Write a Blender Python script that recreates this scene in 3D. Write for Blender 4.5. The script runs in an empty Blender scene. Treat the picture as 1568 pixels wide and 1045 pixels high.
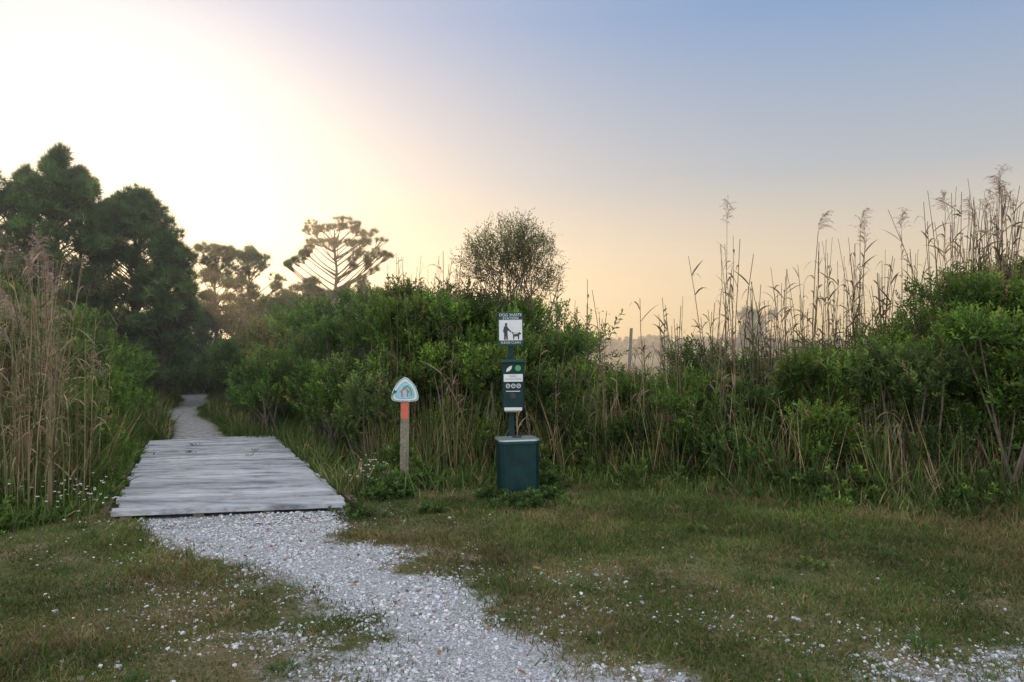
import bpy, math, numpy as np
from mathutils import Vector
rng=np.random.default_rng(7)
FPX=1150.0; CH=1.6; HY=535.0; CX=784.0
def G2W(px,py):
    d=CH*FPX/(py-HY); return ((px-CX)/FPX*d, d)
def PX(px,d): return (px-CX)/FPX*d
def PZ(py,d): return CH+(HY-py)/FPX*d
scene=bpy.context.scene

# ---------------- noise
_g=rng.random((64,64))
def vnoise(x,y,s=1.0):
    x=np.asarray(x)*s+100; y=np.asarray(y)*s+100
    xi=np.floor(x).astype(int); yi=np.floor(y).astype(int)
    fx=x-xi; fy=y-yi; fx=fx*fx*(3-2*fx); fy=fy*fy*(3-2*fy)
    a=_g[xi%64,yi%64];b=_g[(xi+1)%64,yi%64];c=_g[xi%64,(yi+1)%64];d=_g[(xi+1)%64,(yi+1)%64]
    return (a*(1-fx)+b*fx)*(1-fy)+(c*(1-fx)+d*fx)*fy
def fbm(x,y,s): return 0.55*vnoise(x,y,s)+0.3*vnoise(x+7,y+3,s*2.3)+0.15*vnoise(x-5,y+11,s*5.1)
def sstep(a,b,x):
    t=np.clip((x-a)/(b-a),0,1); return t*t*(3-2*t)
def norm(v): return v/np.maximum(np.linalg.norm(v,axis=-1,keepdims=True),1e-9)

# ---------------- mesh accumulator
class Acc:
    def __init__(s): s.V=[];s.L=[];s.S=[];s.C=[];s.M=[];s.n=0
    def add(s,V,F,C,mi=0):
        V=np.asarray(V,float).reshape(-1,3); F=np.asarray(F,int)
        C=np.asarray(C,float)
        if C.ndim==1: C=np.tile(C,(len(V),1))
        s.V.append(V); s.C.append(C); s.L.append((F+s.n).ravel())
        s.S.append(np.full(len(F),F.shape[1])); s.M.append(np.full(len(F),mi)); s.n+=len(V)
    def make(s,name,mats,smooth=False,parent=None):
        V=np.concatenate(s.V);L=np.concatenate(s.L);S=np.concatenate(s.S);C=np.concatenate(s.C);M=np.concatenate(s.M)
        me=bpy.data.meshes.new(name)
        me.vertices.add(len(V)); me.vertices.foreach_set('co',V.astype(np.float32).ravel())
        me.loops.add(len(L)); me.loops.foreach_set('vertex_index',L.astype(np.int32))
        me.polygons.add(len(S)); st=np.concatenate([[0],np.cumsum(S)[:-1]])
        me.polygons.foreach_set('loop_start',st.astype(np.int32))
        me.polygons.foreach_set('material_index',M.astype(np.int32))
        if smooth: me.polygons.foreach_set('use_smooth',np.ones(len(S),bool))
        else: me.polygons.foreach_set('use_smooth',np.zeros(len(S),bool))
        me.update(calc_edges=True)
        a=me.attributes.new('Col','FLOAT_COLOR','POINT')
        a.data.foreach_set('color',np.concatenate([np.clip(C,0,1),np.ones((len(C),1))],1).astype(np.float32).ravel())
        for m in (mats if isinstance(mats,(list,tuple)) else [mats]): me.materials.append(m)
        ob=bpy.data.objects.new(name,me); scene.collection.objects.link(ob)
        if parent: ob.parent=parent
        return ob
def inst(acc,T,F,C,pos,R,scale,tint,mi=0):
    m=len(pos);n=len(T)
    if m==0: return
    V=np.einsum('mij,nj->mni',R,T)*np.asarray(scale).reshape(-1,1,1)+pos[:,None,:]
    FF=(F[None]+(np.arange(m)*n)[:,None,None]).reshape(-1,F.shape[1])
    CC=(C[None]*tint[:,None,:]).reshape(-1,3)
    acc.add(V.reshape(-1,3),FF,CC,mi)
def frames(up,r=rng):
    up=norm(up); q=norm(r.normal(size=up.shape)); a=norm(np.cross(up,q)); b=np.cross(up,a)
    return np.stack([a,b,up],axis=2)
def strips(acc,p,d,L,w,droop,prof,col,mi=0,side=None,tipcol=None):
    m=len(p)
    if m==0: return
    k=len(prof); t=np.linspace(0,1,k)
    L=np.broadcast_to(L,(m,)).reshape(m,1,1); w=np.broadcast_to(w,(m,)).reshape(m,1,1); dr=np.broadcast_to(droop,(m,)).reshape(m,1,1)
    d=norm(d); P=p[:,None,:]+d[:,None,:]*L*t[None,:,None]
    P[:,:,2]-= (dr*L*(t[None,:,None]**2))[:,:,0]
    if side is None: side=norm(np.cross(d,norm(rng.normal(size=(m,3))+np.array([0,0,.3]))))
    off=side[:,None,:]*w*np.asarray(prof)[None,:,None]*0.5
    V=np.stack([P-off,P+off],axis=2).reshape(m,2*k,3)
    f=np.array([[2*i,2*i+1,2*i+3,2*i+2] for i in range(k-1)])
    F=(f[None]+(np.arange(m)*2*k)[:,None,None]).reshape(-1,4)
    C=np.repeat(np.broadcast_to(col,(m,3))[:,None,:],2*k,axis=1).copy()
    if tipcol is not None:
        tt=np.repeat(t,2)[None,:,None]; C=C*(1-tt*.7)+np.broadcast_to(tipcol,(m,3))[:,None,:]*tt*.7
    acc.add(V.reshape(-1,3),F,C.reshape(-1,3),mi)
def tubes(acc,P,R,col,sides=4,mi=0):
    P=np.asarray(P,float);R=np.asarray(R,float);m,k,_=P.shape
    if m==0:return
    T=norm(np.gradient(P,axis=1)); av=norm(T.mean(1)); ref=np.where(np.abs(av[:,:1])>.75,np.array([[0,1.,0]]),np.array([[1.,0,0]]))
    a=norm(np.cross(T,ref[:,None,:])); b=np.cross(T,a)
    an=np.arange(sides)*2*math.pi/sides
    V=P[:,:,None,:]+R[:,:,None,None]*(a[:,:,None,:]*np.cos(an)[None,None,:,None]+b[:,:,None,:]*np.sin(an)[None,None,:,None])
    f=[]
    for i in range(k-1):
        for j in range(sides):
            j2=(j+1)%sides; f.append([i*sides+j,i*sides+j2,(i+1)*sides+j2,(i+1)*sides+j])
    F=(np.array(f)[None]+(np.arange(m)*sides*k)[:,None,None]).reshape(-1,4)
    C=np.repeat(np.broadcast_to(col,(m,3))[:,None,:],sides*k,axis=1)
    acc.add(V.reshape(-1,3),F,C.reshape(-1,3),mi)

# ---------------- materials
def newmat(name):
    m=bpy.data.materials.new(name); m.use_nodes=True; nt=m.node_tree; nt.nodes.clear(); return m,nt,nt.nodes,nt.links
def mat_foliage(name,trans=0.35,rough=0.5,spec=0.25,nscale=6.0,tt=(1.0,1.05,.5),lo=.7,hi=1.3):
    m,nt,N,K=newmat(name)
    o=N.new('ShaderNodeOutputMaterial'); at=N.new('ShaderNodeAttribute'); at.attribute_name='Col'
    tc=N.new('ShaderNodeTexCoord'); no=N.new('ShaderNodeTexNoise'); no.inputs['Scale'].default_value=nscale
    K.new(tc.outputs['Object'],no.inputs['Vector'])
    mr=N.new('ShaderNodeMapRange'); mr.inputs[1].default_value=.3; mr.inputs[2].default_value=.7; mr.inputs[3].default_value=lo; mr.inputs[4].default_value=hi
    K.new(no.outputs['Fac'],mr.inputs[0])
    vm=N.new('ShaderNodeVectorMath'); vm.operation='SCALE'; K.new(at.outputs['Color'],vm.inputs[0]); K.new(mr.outputs[0],vm.inputs['Scale'])
    p=N.new('ShaderNodeBsdfPrincipled'); K.new(vm.outputs[0],p.inputs['Base Color']); p.inputs['Roughness'].default_value=rough
    p.inputs['Specular IOR Level'].default_value=spec
    if trans>0:
        tr=N.new('ShaderNodeBsdfTranslucent'); v2=N.new('ShaderNodeVectorMath'); v2.operation='MULTIPLY'; v2.inputs[1].default_value=(tt[0]*1.5,tt[1]*1.5,tt[2]*1.5)
        K.new(vm.outputs[0],v2.inputs[0]); K.new(v2.outputs[0],tr.inputs['Color'])
        mx=N.new('ShaderNodeMixShader'); mx.inputs[0].default_value=trans
        K.new(p.outputs[0],mx.inputs[1]); K.new(tr.outputs[0],mx.inputs[2]); K.new(mx.outputs[0],o.inputs[0])
    else: K.new(p.outputs[0],o.inputs[0])
    return m
M_leaf=mat_foliage('leaf',.38,nscale=2.5,lo=.6,hi=1.35); M_bark=mat_foliage('bark',0,.9,.1,15); M_grass=mat_foliage('grass_blade',.3,.6,.15,1.5)
M_reed=mat_foliage('reed',.3,.6,.2,4,(1.0,.9,.7)); M_needle=mat_foliage('needle',.25,.5,.2,2); M_stone=mat_foliage('limestone',0,.9,.15,60)
M_petal=mat_foliage('petal',.3,.6,.2,5,(.7,.7,.7))
def mat_solid(name,col,rough=.5,metal=0.0,nscale=25,var=.15,bump=0.05,spec=.5):
    m,nt,N,K=newmat(name); o=N.new('ShaderNodeOutputMaterial'); p=N.new('ShaderNodeBsdfPrincipled'); K.new(p.outputs[0],o.inputs[0])
    tc=N.new('ShaderNodeTexCoord'); no=N.new('ShaderNodeTexNoise'); no.inputs['Scale'].default_value=nscale; no.inputs['Detail'].default_value=6
    K.new(tc.outputs['Object'],no.inputs['Vector'])
    r=N.new('ShaderNodeValToRGB'); c=np.array(col)
    r.color_ramp.elements[0].position=.3; r.color_ramp.elements[1].position=.7
    r.color_ramp.elements[0].color=(*np.clip(c*(1-var),0,1),1); r.color_ramp.elements[1].color=(*np.clip(c*(1+var),0,1),1)
    K.new(no.outputs['Fac'],r.inputs[0]); K.new(r.outputs[0],p.inputs['Base Color'])
    p.inputs['Roughness'].default_value=rough; p.inputs['Metallic'].default_value=metal; p.inputs['Specular IOR Level'].default_value=spec
    if bump>0:
        b=N.new('ShaderNodeBump'); b.inputs['Strength'].default_value=bump; b.inputs['Distance'].default_value=.01; K.new(no.outputs['Fac'],b.inputs['Height']); K.new(b.outputs[0],p.inputs['Normal'])
    return m

# ---------------- layout functions
NL=np.array([-3.75,7.08]);NR=np.array([-1.63,7.51]);FR=np.array([-4.26,13.4]);FL=np.array([-6.07,12.6])
def bl(y): return -3.75-0.42*(y-7.08)
def br(y): return -1.63-0.446*(y-7.51)
def in_bridge(x,y,mg=0.0):
    ylo=7.08+(x-NL[0])/(NR[0]-NL[0])*.43
    return (x>bl(y)-mg)&(x<br(y)+mg)&(y>ylo-mg)&(y<13.0)
_gy=[2.2,3.6,4.33,5.04,5.84,6.24,7.0,7.9]
_gl=[-1.4,-1.55,-2.0,-2.35,-2.8,-3.15,-3.5,-3.55]
_gr=[2.4,2.05,1.4,.65,-.2,-.8,-1.42,-1.55]
_tcy=[7,12.8,14,16,18.4,21.6,26.3,32,45]; _tcx=[-2.6,-5.2,-5.85,-6.87,-8.06,-9.2,-11.07,-13.6,-19]
def trail_c(y): return np.interp(y,_tcy,_tcx)+.10*np.sin(y*.9)*sstep(13.5,16,y)
def gravel(x,y):
    wob=(vnoise(x,y,2.2)-.5)*.6
    l=np.interp(y,_gy,_gl);r=np.interp(y,_gy,_gr);c=(l+r)/2-.05;w=(r-l)/2
    u=1-np.abs(x+wob*sstep(7.2,6.2,y)-c)/w
    hard=np.interp(y,[3,5,6.2,7.2],[.95,.95,.55,.14])
    g=sstep(-.05,1.05,u/hard)*(y<7.7)
    e=np.interp(x,[.5,1.4,2.6,6],[2.9,3.75,4.25,4.9])+wob*.8
    g2=sstep(-.45,.8,(e-y))*(x>.3)
    g=np.maximum(g,g2*.78)
    g=g*(1-.8*sstep(.46,.62,fbm(x+3,y-6,1.9))*(1-sstep(.55,.98,g))*sstep(7.2,6.4,y))
    pw=np.interp(y,[12.8,14,16,20,30],[.8,.55,.46,.42,.5])*(.75+.5*vnoise(x*0,y,.9))
    g3=sstep(-.25,.22,pw-np.abs(x-trail_c(y)))*(y>12.7)*(.75)
    return np.maximum(g,g3)
_hx=[-6.9,-4.0,-3.0,-1.75,-.65,.9,2.28,3.4,4.73,6.5,9,14]
_hy=[22,13.6,11.2,9.1,8.95,9.0,8.35,7.65,7.0,6.6,6.2,6]
def hy(x): return np.interp(x,_hx,_hy)

# ---------------- ground
def lines(a,b,s,lo,hi):
    f=np.arange(a,b+1e-6,s)
    up=b+np.cumsum(np.geomspace(s*1.5,(hi-b)*.32,26)); up=b+(up-b)*(hi-b)/(up[-1]-b)
    dn=a-np.cumsum(np.geomspace(s*1.5,(a-lo)*.32,26)); dn=a-(a-dn)*(a-lo)/(a-dn[-1])
    return np.concatenate([dn[::-1],f,up])
xs=lines(-13,6,.07,-900,900); ys=np.concatenate([np.linspace(-60,1.5,12),np.arange(2,8,.05),np.arange(8.05,34,.15),34+np.cumsum(np.geomspace(.3,220,30))])
XX,YY=np.meshgrid(xs,ys); nx,ny=len(xs),len(ys)
ZZ=(fbm(XX,YY,.9)-.5)*.05*(np.abs(XX)<40)
gg=gravel(XX,YY)
ZZ=ZZ*(1-.6*gg); ZZ=np.where(in_bridge(XX,YY,.5),-.02,ZZ)
Vg=np.stack([XX,YY,ZZ],-1).reshape(-1,3); idx=np.arange(nx*ny).reshape(ny,nx)
Fg=np.stack([idx[:-1,:-1],idx[:-1,1:],idx[1:,1:],idx[1:,:-1]],-1).reshape(-1,4)
def gz(x,y): return (fbm(x,y,.9)-.5)*.05*(1-.6*gravel(x,y))
m,nt,N,K=newmat('ground_mat'); M_ground=m
o=N.new('ShaderNodeOutputMaterial'); p=N.new('ShaderNodeBsdfPrincipled'); K.new(p.outputs[0],o.inputs[0]); p.inputs['Roughness'].default_value=.95; p.inputs['Specular IOR Level'].default_value=.1
at=N.new('ShaderNodeAttribute'); at.attribute_name='Col'; sp=N.new('ShaderNodeSeparateColor'); K.new(at.outputs['Color'],sp.inputs[0])
tc=N.new('ShaderNodeTexCoord')
def nz(s,d=5,r=.6):
    n=N.new('ShaderNodeTexNoise'); n.inputs['Scale'].default_value=s; n.inputs['Detail'].default_value=d; n.inputs['Roughness'].default_value=r; K.new(tc.outputs['Object'],n.inputs['Vector']); return n
def ramp(src,stops):
    r=N.new('ShaderNodeValToRGB'); e=r.color_ramp.elements
    while len(e)<len(stops): e.new(.5)
    for i,(q,c) in enumerate(stops): e[i].position=q; e[i].color=(*c,1)
    K.new(src,r.inputs[0]); return r
n1=nz(1.6,8,.7); n2=nz(45,6,.7); vo=N.new('ShaderNodeTexVoronoi'); vo.inputs['Scale'].default_value=95; K.new(tc.outputs['Object'],vo.inputs['Vector'])
soil=ramp(n1.outputs['Fac'],[(.35,(.065,.078,.026)),(.5,(.10,.092,.042)),(.64,(.18,.14,.085))])
soil2=N.new('ShaderNodeMix'); soil2.data_type='RGBA'; soil2.blend_type='MULTIPLY'; soil2.inputs[0].default_value=.8
r2=ramp(n2.outputs['Fac'],[(.3,(.35,.35,.35)),(.7,(1.4,1.4,1.4))]); K.new(soil.outputs[0],soil2.inputs[6]); K.new(r2.outputs[0],soil2.inputs[7])
gsrc=N.new('ShaderNodeSeparateColor'); K.new(vo.outputs['Color'],gsrc.inputs[0])
gc=ramp(gsrc.outputs[0],[(0,(.25,.255,.265)),(.5,(.355,.365,.39)),(1,(.49,.505,.535))])
gd=N.new('ShaderNodeMix'); gd.data_type='RGBA'; gd.blend_type='MULTIPLY'; gd.inputs[0].default_value=1
rd=ramp(vo.outputs['Distance'],[(.25,(1,1,1)),(.75,(.62,.61,.60))]); K.new(gc.outputs[0],gd.inputs[6]); K.new(rd.outputs[0],gd.inputs[7])
n3=nz(7,9,.82)
ma=N.new('ShaderNodeMath'); ma.operation='MULTIPLY_ADD'; K.new(n3.outputs['Fac'],ma.inputs[0]); ma.inputs[1].default_value=2.8; ma.inputs[2].default_value=-1.4
mb=N.new('ShaderNodeMath'); mb.operation='ADD'; K.new(ma.outputs[0],mb.inputs[0]); K.new(sp.outputs[0],mb.inputs[1])
mc=N.new('ShaderNodeMapRange'); mc.inputs[1].default_value=.38; mc.inputs[2].default_value=.82; K.new(mb.outputs[0],mc.inputs[0])
mm=N.new('ShaderNodeMath'); mm.operation='MULTIPLY'; K.new(mc.outputs[0],mm.inputs[0]); 
mg=N.new('ShaderNodeMapRange'); mg.inputs[1].default_value=.02; mg.inputs[2].default_value=.25; K.new(sp.outputs[0],mg.inputs[0]); K.new(mg.outputs[0],mm.inputs[1])
mix=N.new('ShaderNodeMix'); mix.data_type='RGBA'; K.new(mm.outputs[0],mix.inputs[0]); K.new(soil2.outputs[2],mix.inputs[6]); K.new(gd.outputs[2],mix.inputs[7]); K.new(mix.outputs[2],p.inputs['Base Color'])
bp=N.new('ShaderNodeBump'); bp.inputs['Strength'].default_value=.5; bp.inputs['Distance'].default_value=.012; bh=N.new('ShaderNodeMath'); bh.operation='SUBTRACT'; K.new(n2.outputs['Fac'],bh.inputs[0]); K.new(vo.outputs['Distance'],bh.inputs[1]); K.new(bh.outputs[0],bp.inputs['Height']); K.new(bp.outputs[0],p.inputs['Normal'])
A=Acc(); cg=np.stack([gg.ravel()]*3,1); A.add(Vg,Fg,cg); A.make('ground',M_ground,smooth=True)

# ---------------- stones
def ico():
    t=(1+5**.5)/2
    v=np.array([[-1,t,0],[1,t,0],[-1,-t,0],[1,-t,0],[0,-1,t],[0,1,t],[0,-1,-t],[0,1,-t],[t,0,-1],[t,0,1],[-t,0,-1],[-t,0,1]])/1.9
    f=np.array([[0,11,5],[0,5,1],[0,1,7],[0,7,10],[0,10,11],[1,5,9],[5,11,4],[11,10,2],[10,7,6],[7,1,8],[3,9,4],[3,4,2],[3,2,6],[3,6,8],[3,8,9],[4,9,5],[2,4,11],[6,2,10],[8,6,7],[9,8,1]])
    return v,f
A=Acc(); iv,if_=ico()
n=260000; x=rng.uniform(-4,4.5,n); y=3.0+5*rng.random(n)**1.2
gsoft=gravel(x,y); l=np.interp(y,_gy,_gl);r_=np.interp(y,_gy,_gr); far=np.maximum(np.maximum(l-x,x-r_),0)
halo=np.exp(-far/.5)*.055
e=np.interp(x,[.5,1.4,2.6,6],[2.9,3.75,4.25,4.9]); halo=np.maximum(halo,.08*np.exp(-np.maximum(y-e,0)/.4)*(x>.2))
cl=.12+1.6*sstep(.38,.62,fbm(x,y,3.2))
pr=np.maximum(gsoft*.36,halo)*cl+sstep(.75,1,gsoft)*.2
keep=(rng.random(n)<pr)&~in_bridge(x,y,.05); x=x[keep];y=y[keep]; n=len(x)
sz=np.clip(rng.lognormal(math.log(.0056),.5,n),.003,.019)
for k in range(5):
    s=slice(k,n,5); T=iv*rng.uniform(.7,1.25,(12,1))*np.array([1,.8,.55]); mN=len(x[s])
    R=frames(np.stack([rng.normal(0,.3,mN),rng.normal(0,.3,mN),np.ones(mN)],1))
    g=rng.uniform(.24,.54,(mN,1)); tint=g*np.array([[.97,.99,1.04]])+rng.normal(0,.012,(mN,3)); br_=rng.random(mN)<.12; tint[br_]*=np.array([.5,.42,.35])
    inst(A,T,if_,np.ones((12,3)),np.stack([x[s],y[s],gz(x[s],y[s])+sz[s]*.25],1),R,sz[s]*1.15,tint)
A.make('gravel_stones',M_stone)

# ---------------- lawn
A=Acc()
n=680000; x=rng.uniform(-8,9,n); y=3.0+8*rng.random(n)**1.35
pn=fbm(x,y,1.3); fine=fbm(x+3,y,6)
dens=np.clip(.35+1.15*sstep(.3,.6,pn)*(.4+fine),0,1)
gr_=gravel(x,y)
dens*=np.clip(1-1.05*gr_,0,1)*np.where(gr_>.15,.35+1.6*sstep(.45,.65,fbm(x+5,y-3,4)),1)
vis=(np.abs(x)<y*.72+.3)&(y<hy(x)+.8)
keep=(rng.random(n)<dens)&vis&~in_bridge(x,y,.02); x=x[keep];y=y[keep];pn=pn[keep];n=len(x)
edge=np.exp(-np.abs(hy(x)-y)/.4)*(x>-1.8)
rt=sstep(.3,2.2,x)*sstep(5,6.5,y)
big=sstep(.35,.65,fbm(x+31,y+17,.7))
h=rng.uniform(.012,.05,n)*(1+1.0*sstep(.5,.75,pn)+.7*rt)*(1+2.4*edge)
d=np.stack([rng.normal(0,.55,n),rng.normal(0,.55,n),np.ones(n)],1)
base=np.array([.072,.112,.028]); brown=np.array([.21,.155,.085]); lite=np.array([.118,.158,.045])
u=rng.random((n,1)); b=sstep(.42,.62,fbm(x-9,y+4,.8))[:,None]
col=np.where(u<.16+.42*b,brown,np.where(u<.70,base,lite))*rng.uniform(.6,1.25,(n,1))*(.78+.4*big)[:,None]
strips(A,np.stack([x,y,gz(x,y)-.004],1),d,h,rng.uniform(.003,.006,n)*(1+.1*y),rng.uniform(0,.4,n),[1,.8,.15],col)
for i in range(300):
    cx=rng.uniform(-4,6);cy=rng.uniform(3.3,8.6)
    if gravel(np.array(cx),np.array(cy))>.5 or in_bridge(np.array(cx),np.array(cy),.1) : continue
    k=rng.integers(20,80); r=rng.uniform(.03,.12)
    px=cx+rng.normal(0,r,k);py=cy+rng.normal(0,r,k)
    dd=np.stack([(px-cx)*6+rng.normal(0,.35,k),(py-cy)*6+rng.normal(0,.35,k),np.ones(k)],1)
    c=np.array([.055,.105,.03]) if rng.random()<.65 else np.array([.21,.165,.085])
    strips(A,np.stack([px,py,np.zeros(k)],1),dd,rng.uniform(.04,.11,k),rng.uniform(.004,.008,k),rng.uniform(.1,.6,k),[1,.8,.1],c*rng.uniform(.6,1.2,(k,1)))
n=60000; y=rng.uniform(12.5,34,n); x=trail_c(y)+rng.normal(0,2.2,n)
keep=(gravel(x,y)<.4)&~in_bridge(x,y,0); x=x[keep];y=y[keep];n=len(x)
away=np.clip(np.abs(x-trail_c(y))-.35,0,2)
strips(A,np.stack([x,y,np.zeros(n)],1),np.stack([rng.normal(0,.4,n),rng.normal(0,.4,n),np.ones(n)],1),rng.uniform(.05,.12,n)*(1+3.0*away),.014,rng.uniform(0,.5,n),[1,.8,.1],base*rng.uniform(.5,1.4,(n,1)))
A.make('grass_lawn',M_grass)

# ---------------- tall grass fringes
A=Acc()
def tallgrass(x,y,hlo,hhi,cols,w=.010,spread=.28,drp=(.1,.6),z=0):
    n=len(x); c=np.array(cols)[rng.integers(0,len(cols),n)]*rng.uniform(.6,1.3,(n,1))
    d=np.stack([rng.normal(0,spread,n),rng.normal(0,spread,n),np.ones(n)],1)
    strips(A,np.stack([x,y,np.zeros(n)+z],1),d,rng.uniform(hlo,hhi,n),w*rng.uniform(.6,1.4,n),rng.uniform(*drp,n),[.8,1,.8,.5,.08],c,tipcol=c*np.array([1.2,1.15,.9]))
green=[(.065,.115,.03),(.08,.14,.04),(.11,.165,.05),(.05,.09,.025)]
tan=[(.28,.215,.135),(.20,.155,.10),(.35,.27,.175),(.14,.105,.075)]
def front(n,x0,x1,off0,off1):
    x=rng.uniform(x0,x1,n); cl=fbm(x*1.0,x*0+3,1.7); return x,hy(x)+rng.uniform(off0,off1,n)+.3*(cl-.5)
x,y=front(9500,-1.8,9,-.3,.35); tallgrass(x,y,.10,.38,green+green+[tan[0]],spread=.35)
x,y=front(11000,-1.8,9,.0,.9); s=fbm(x,y,1.4)>.40; tallgrass(x[s],y[s],.3,.85,green*4+tan)
x,y=front(7500,-1.8,9,.1,1.0); s=fbm(x+20,y,1.2)>.49; tallgrass(x[s],y[s],.7,1.4,green+tan,.009,.18,(.05,.5))
n=7000; y=rng.uniform(8.0,22,n); x=np.where(y<13.2,br(y)+.02,trail_c(y)+.7)+rng.exponential(.4,n); tallgrass(x,y,.12,.55,green*3+tan,.011)
n=16000; y=rng.uniform(5.9,13.5,n); x=bl(y)-.12-rng.exponential(.9,n)-np.clip(7.3-y,0,2)*1.0; tallgrass(x,y,.08,.38,green*3+tan[:1],.011,.45)
n=11000; y=rng.uniform(7.2,14,n); x=bl(y)-.35-rng.exponential(.8,n); s=fbm(x,y,1.0)>.38; tallgrass(x[s],y[s],.4,1.15,green*3+tan,.013,.22)
n=4500; y=rng.uniform(13,28,n); x=trail_c(y)-.6-rng.exponential(.6,n); tallgrass(x,y,.2,.9,green*2+tan,.016,.3)
n=5000; y=rng.uniform(27,38,n); x=trail_c(y)+rng.normal(0,3,n); tallgrass(x,y,.5,1.8,green*2+tan,.04,.3)
for cx,cy in (G2W(292,700),G2W(392,697),G2W(300,688),G2W(384,706)):
    k=22; tallgrass(cx+rng.normal(0,.05,k),cy+rng.normal(0,.04,k),.03,.10,green[:2],.007,.7,(.2,.6),z=.07)
A.make('tall_grass',M_grass)

# ---------------- shrubs
def spray(nl,L,ll,lw,spread=.9):
    r=rng; t=np.linspace(.05,1,nl); az=np.arange(nl)*2.4+r.uniform(0,.5,nl); tilt=spread*(1-.55*t)+r.normal(0,.15,nl)
    base=np.stack([.02*np.sin(t*5),.02*np.cos(t*4),t*L],1)
    d=np.stack([np.cos(az)*np.sin(tilt),np.sin(az)*np.sin(tilt),np.cos(tilt)],1)
    side=norm(np.cross(d,norm(r.normal(size=(nl,3)))))
    l=ll*r.uniform(.7,1.2,nl)[:,None]; w=lw*r.uniform(.8,1.2,nl)[:,None]
    V=np.stack([base,base+d*l*.5+side*w*.5,base+d*l-np.array([0,0,.15])*l,base+d*l*.5-side*w*.5],1).reshape(-1,3)
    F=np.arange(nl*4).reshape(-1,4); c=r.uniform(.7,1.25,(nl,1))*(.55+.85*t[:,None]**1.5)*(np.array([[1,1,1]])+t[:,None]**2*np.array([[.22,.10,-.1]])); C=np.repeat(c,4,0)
    return V,F,C
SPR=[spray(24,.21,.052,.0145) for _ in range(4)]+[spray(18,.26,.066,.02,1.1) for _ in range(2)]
def shrub(A,AS,x,y,h,w,ns,col,zlo=.1,sc=1.0,lobes=9,tmpl=None,up=.55):
    cs=[]
    zlo=min(zlo,.35*h)
    for i in range(lobes):
        a=rng.uniform(0,6.28); rr=w*.5*rng.uniform(.1,.85); rz=min(rng.uniform(.18,.38)*w*.7,.4*h)
        z0_=zlo+.15*h; z1_=max(h-rz,z0_+.01)
        z=rng.uniform(z0_,z1_) if i>2 else h-rz*rng.uniform(.9,1.4)
        cs.append((x+math.cos(a)*rr,y+math.sin(a)*rr,z,rz*rng.uniform(1,1.4),rz))
    cs=np.array(cs); k=rng.integers(0,lobes,ns)
    u=norm(rng.normal(size=(ns,3))); u[:,2]=np.where(u[:,2]<-.3,-u[:,2],u[:,2])
    rad=rng.uniform(.5,1.1,ns)**.6
    c=cs[k]; P=c[:,:3]+u*np.stack([c[:,3],c[:,3],c[:,4]],1)*rad[:,None]
    keep=P[:,2]>zlo; P=P[keep];u=u[keep]
    d=u*(1-up)+np.array([0,0,1])*up+rng.normal(0,.25,u.shape)
    R=frames(d); m=len(P)
    lob=rng.uniform(.55,1.35,lobes)[k[keep]]
    tint=np.array(col)[None]*lob[:,None]*rng.uniform(.65,1.3,(m,1))*(1+rng.normal(0,.06,(m,3)))
    dead=rng.random(m)<.03; tint[dead]=np.array([.17,.13,.08])
    T=tmpl or SPR; q=rng.integers(0,len(T),m)
    for j in range(len(T)):
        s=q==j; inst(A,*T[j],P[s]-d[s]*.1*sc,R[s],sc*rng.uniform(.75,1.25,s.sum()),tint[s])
    ts=np.linspace(0,1,5)[None,:,None]; b=np.array([[x,y,0.]])+rng.normal(0,.08,(lobes,3))*np.array([1,1,0])
    e=cs[:,:3]; mid=b*.5+e*.5+rng.normal(0,.1,(lobes,3))
    PP=b[:,None]*(1-ts)**2+2*mid[:,None]*ts*(1-ts)+e[:,None]*ts**2
    tubes(AS,PP,np.linspace(.018,.006,5)[None].repeat(lobes,0)*w**.5,np.array([.13,.105,.085]),4,1)
G1=(.072,.138,.031);G2=(.098,.168,.038);G3=(.048,.092,.027);G4=(.078,.122,.043)
A=Acc()
topx=[430,500,560,620,700,760,800,860,900,950,1000,1050,1100,1200,1300,1350,1420,1480,1568,1700,2000]
topy=[480,462,442,420,440,458,470,505,548,568,555,528,538,562,510,480,458,418,390,392,392]
def topz(X,d,dy=0): return PZ(np.interp(CX+X/d*FPX,topx,topy)+dy,d)
for X in np.arange(-1.5,7.6,.52):
    X=X+rng.uniform(-.2,.2)
    d0=hy(X)
    for (off,dy,w,ns) in ((.6,80,.95,340),(1.2,32,1.2,470),(2.3,5,1.4,440),(3.6,10,1.6,240)):
        X2=X*(d0+off)/(d0+.6); d=d0+off+rng.uniform(-.2,.2); h=topz(X2,d,dy+rng.uniform(-16,30))
        if off<1 and rng.random()<.28: continue
        px=CX+X2/d*FPX
        right=px>1300
        c=[G1,G2,G3,G4][rng.integers(0,4)] if not right else [G1,G1,G2][rng.integers(0,3)]
        if off<1: c=[G3,G1,G4,G2][rng.integers(0,4)]
        if right and off<1: h=min(h,1.9)
        shrub(A,A,X2,d,max(h,.75),w*(1.2 if right else 1),int(ns*(1.45 if right else 1)),c,zlo=.16 if off<1 else .45)
for y in np.arange(9.6,30,.8):
    xb=(br(y) if y<13.2 else trail_c(y)+.7)
    for off,hh in ((.75,1.45),(1.7,2.1),(2.8,2.4)):
        X=xb+off+rng.uniform(-.2,.2)
        if X>-1.3 and y<10.5: continue
        h=min(hh*rng.uniform(.8,1.1)*(1+.012*(y-9)),topz(X,y,rng.uniform(-6,18))) if y<18 else hh*1.05*rng.uniform(.9,1.15)
        far=y>16
        shrub(A,A,X,y,max(h,1.1),1.35,330 if not far else 200,[G1,G3,G4][rng.integers(0,3)],zlo=.15,sc=1.0 if not far else 1.6)
A.make('wax_myrtle_hedge',[M_leaf,M_bark])
A=Acc()
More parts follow.
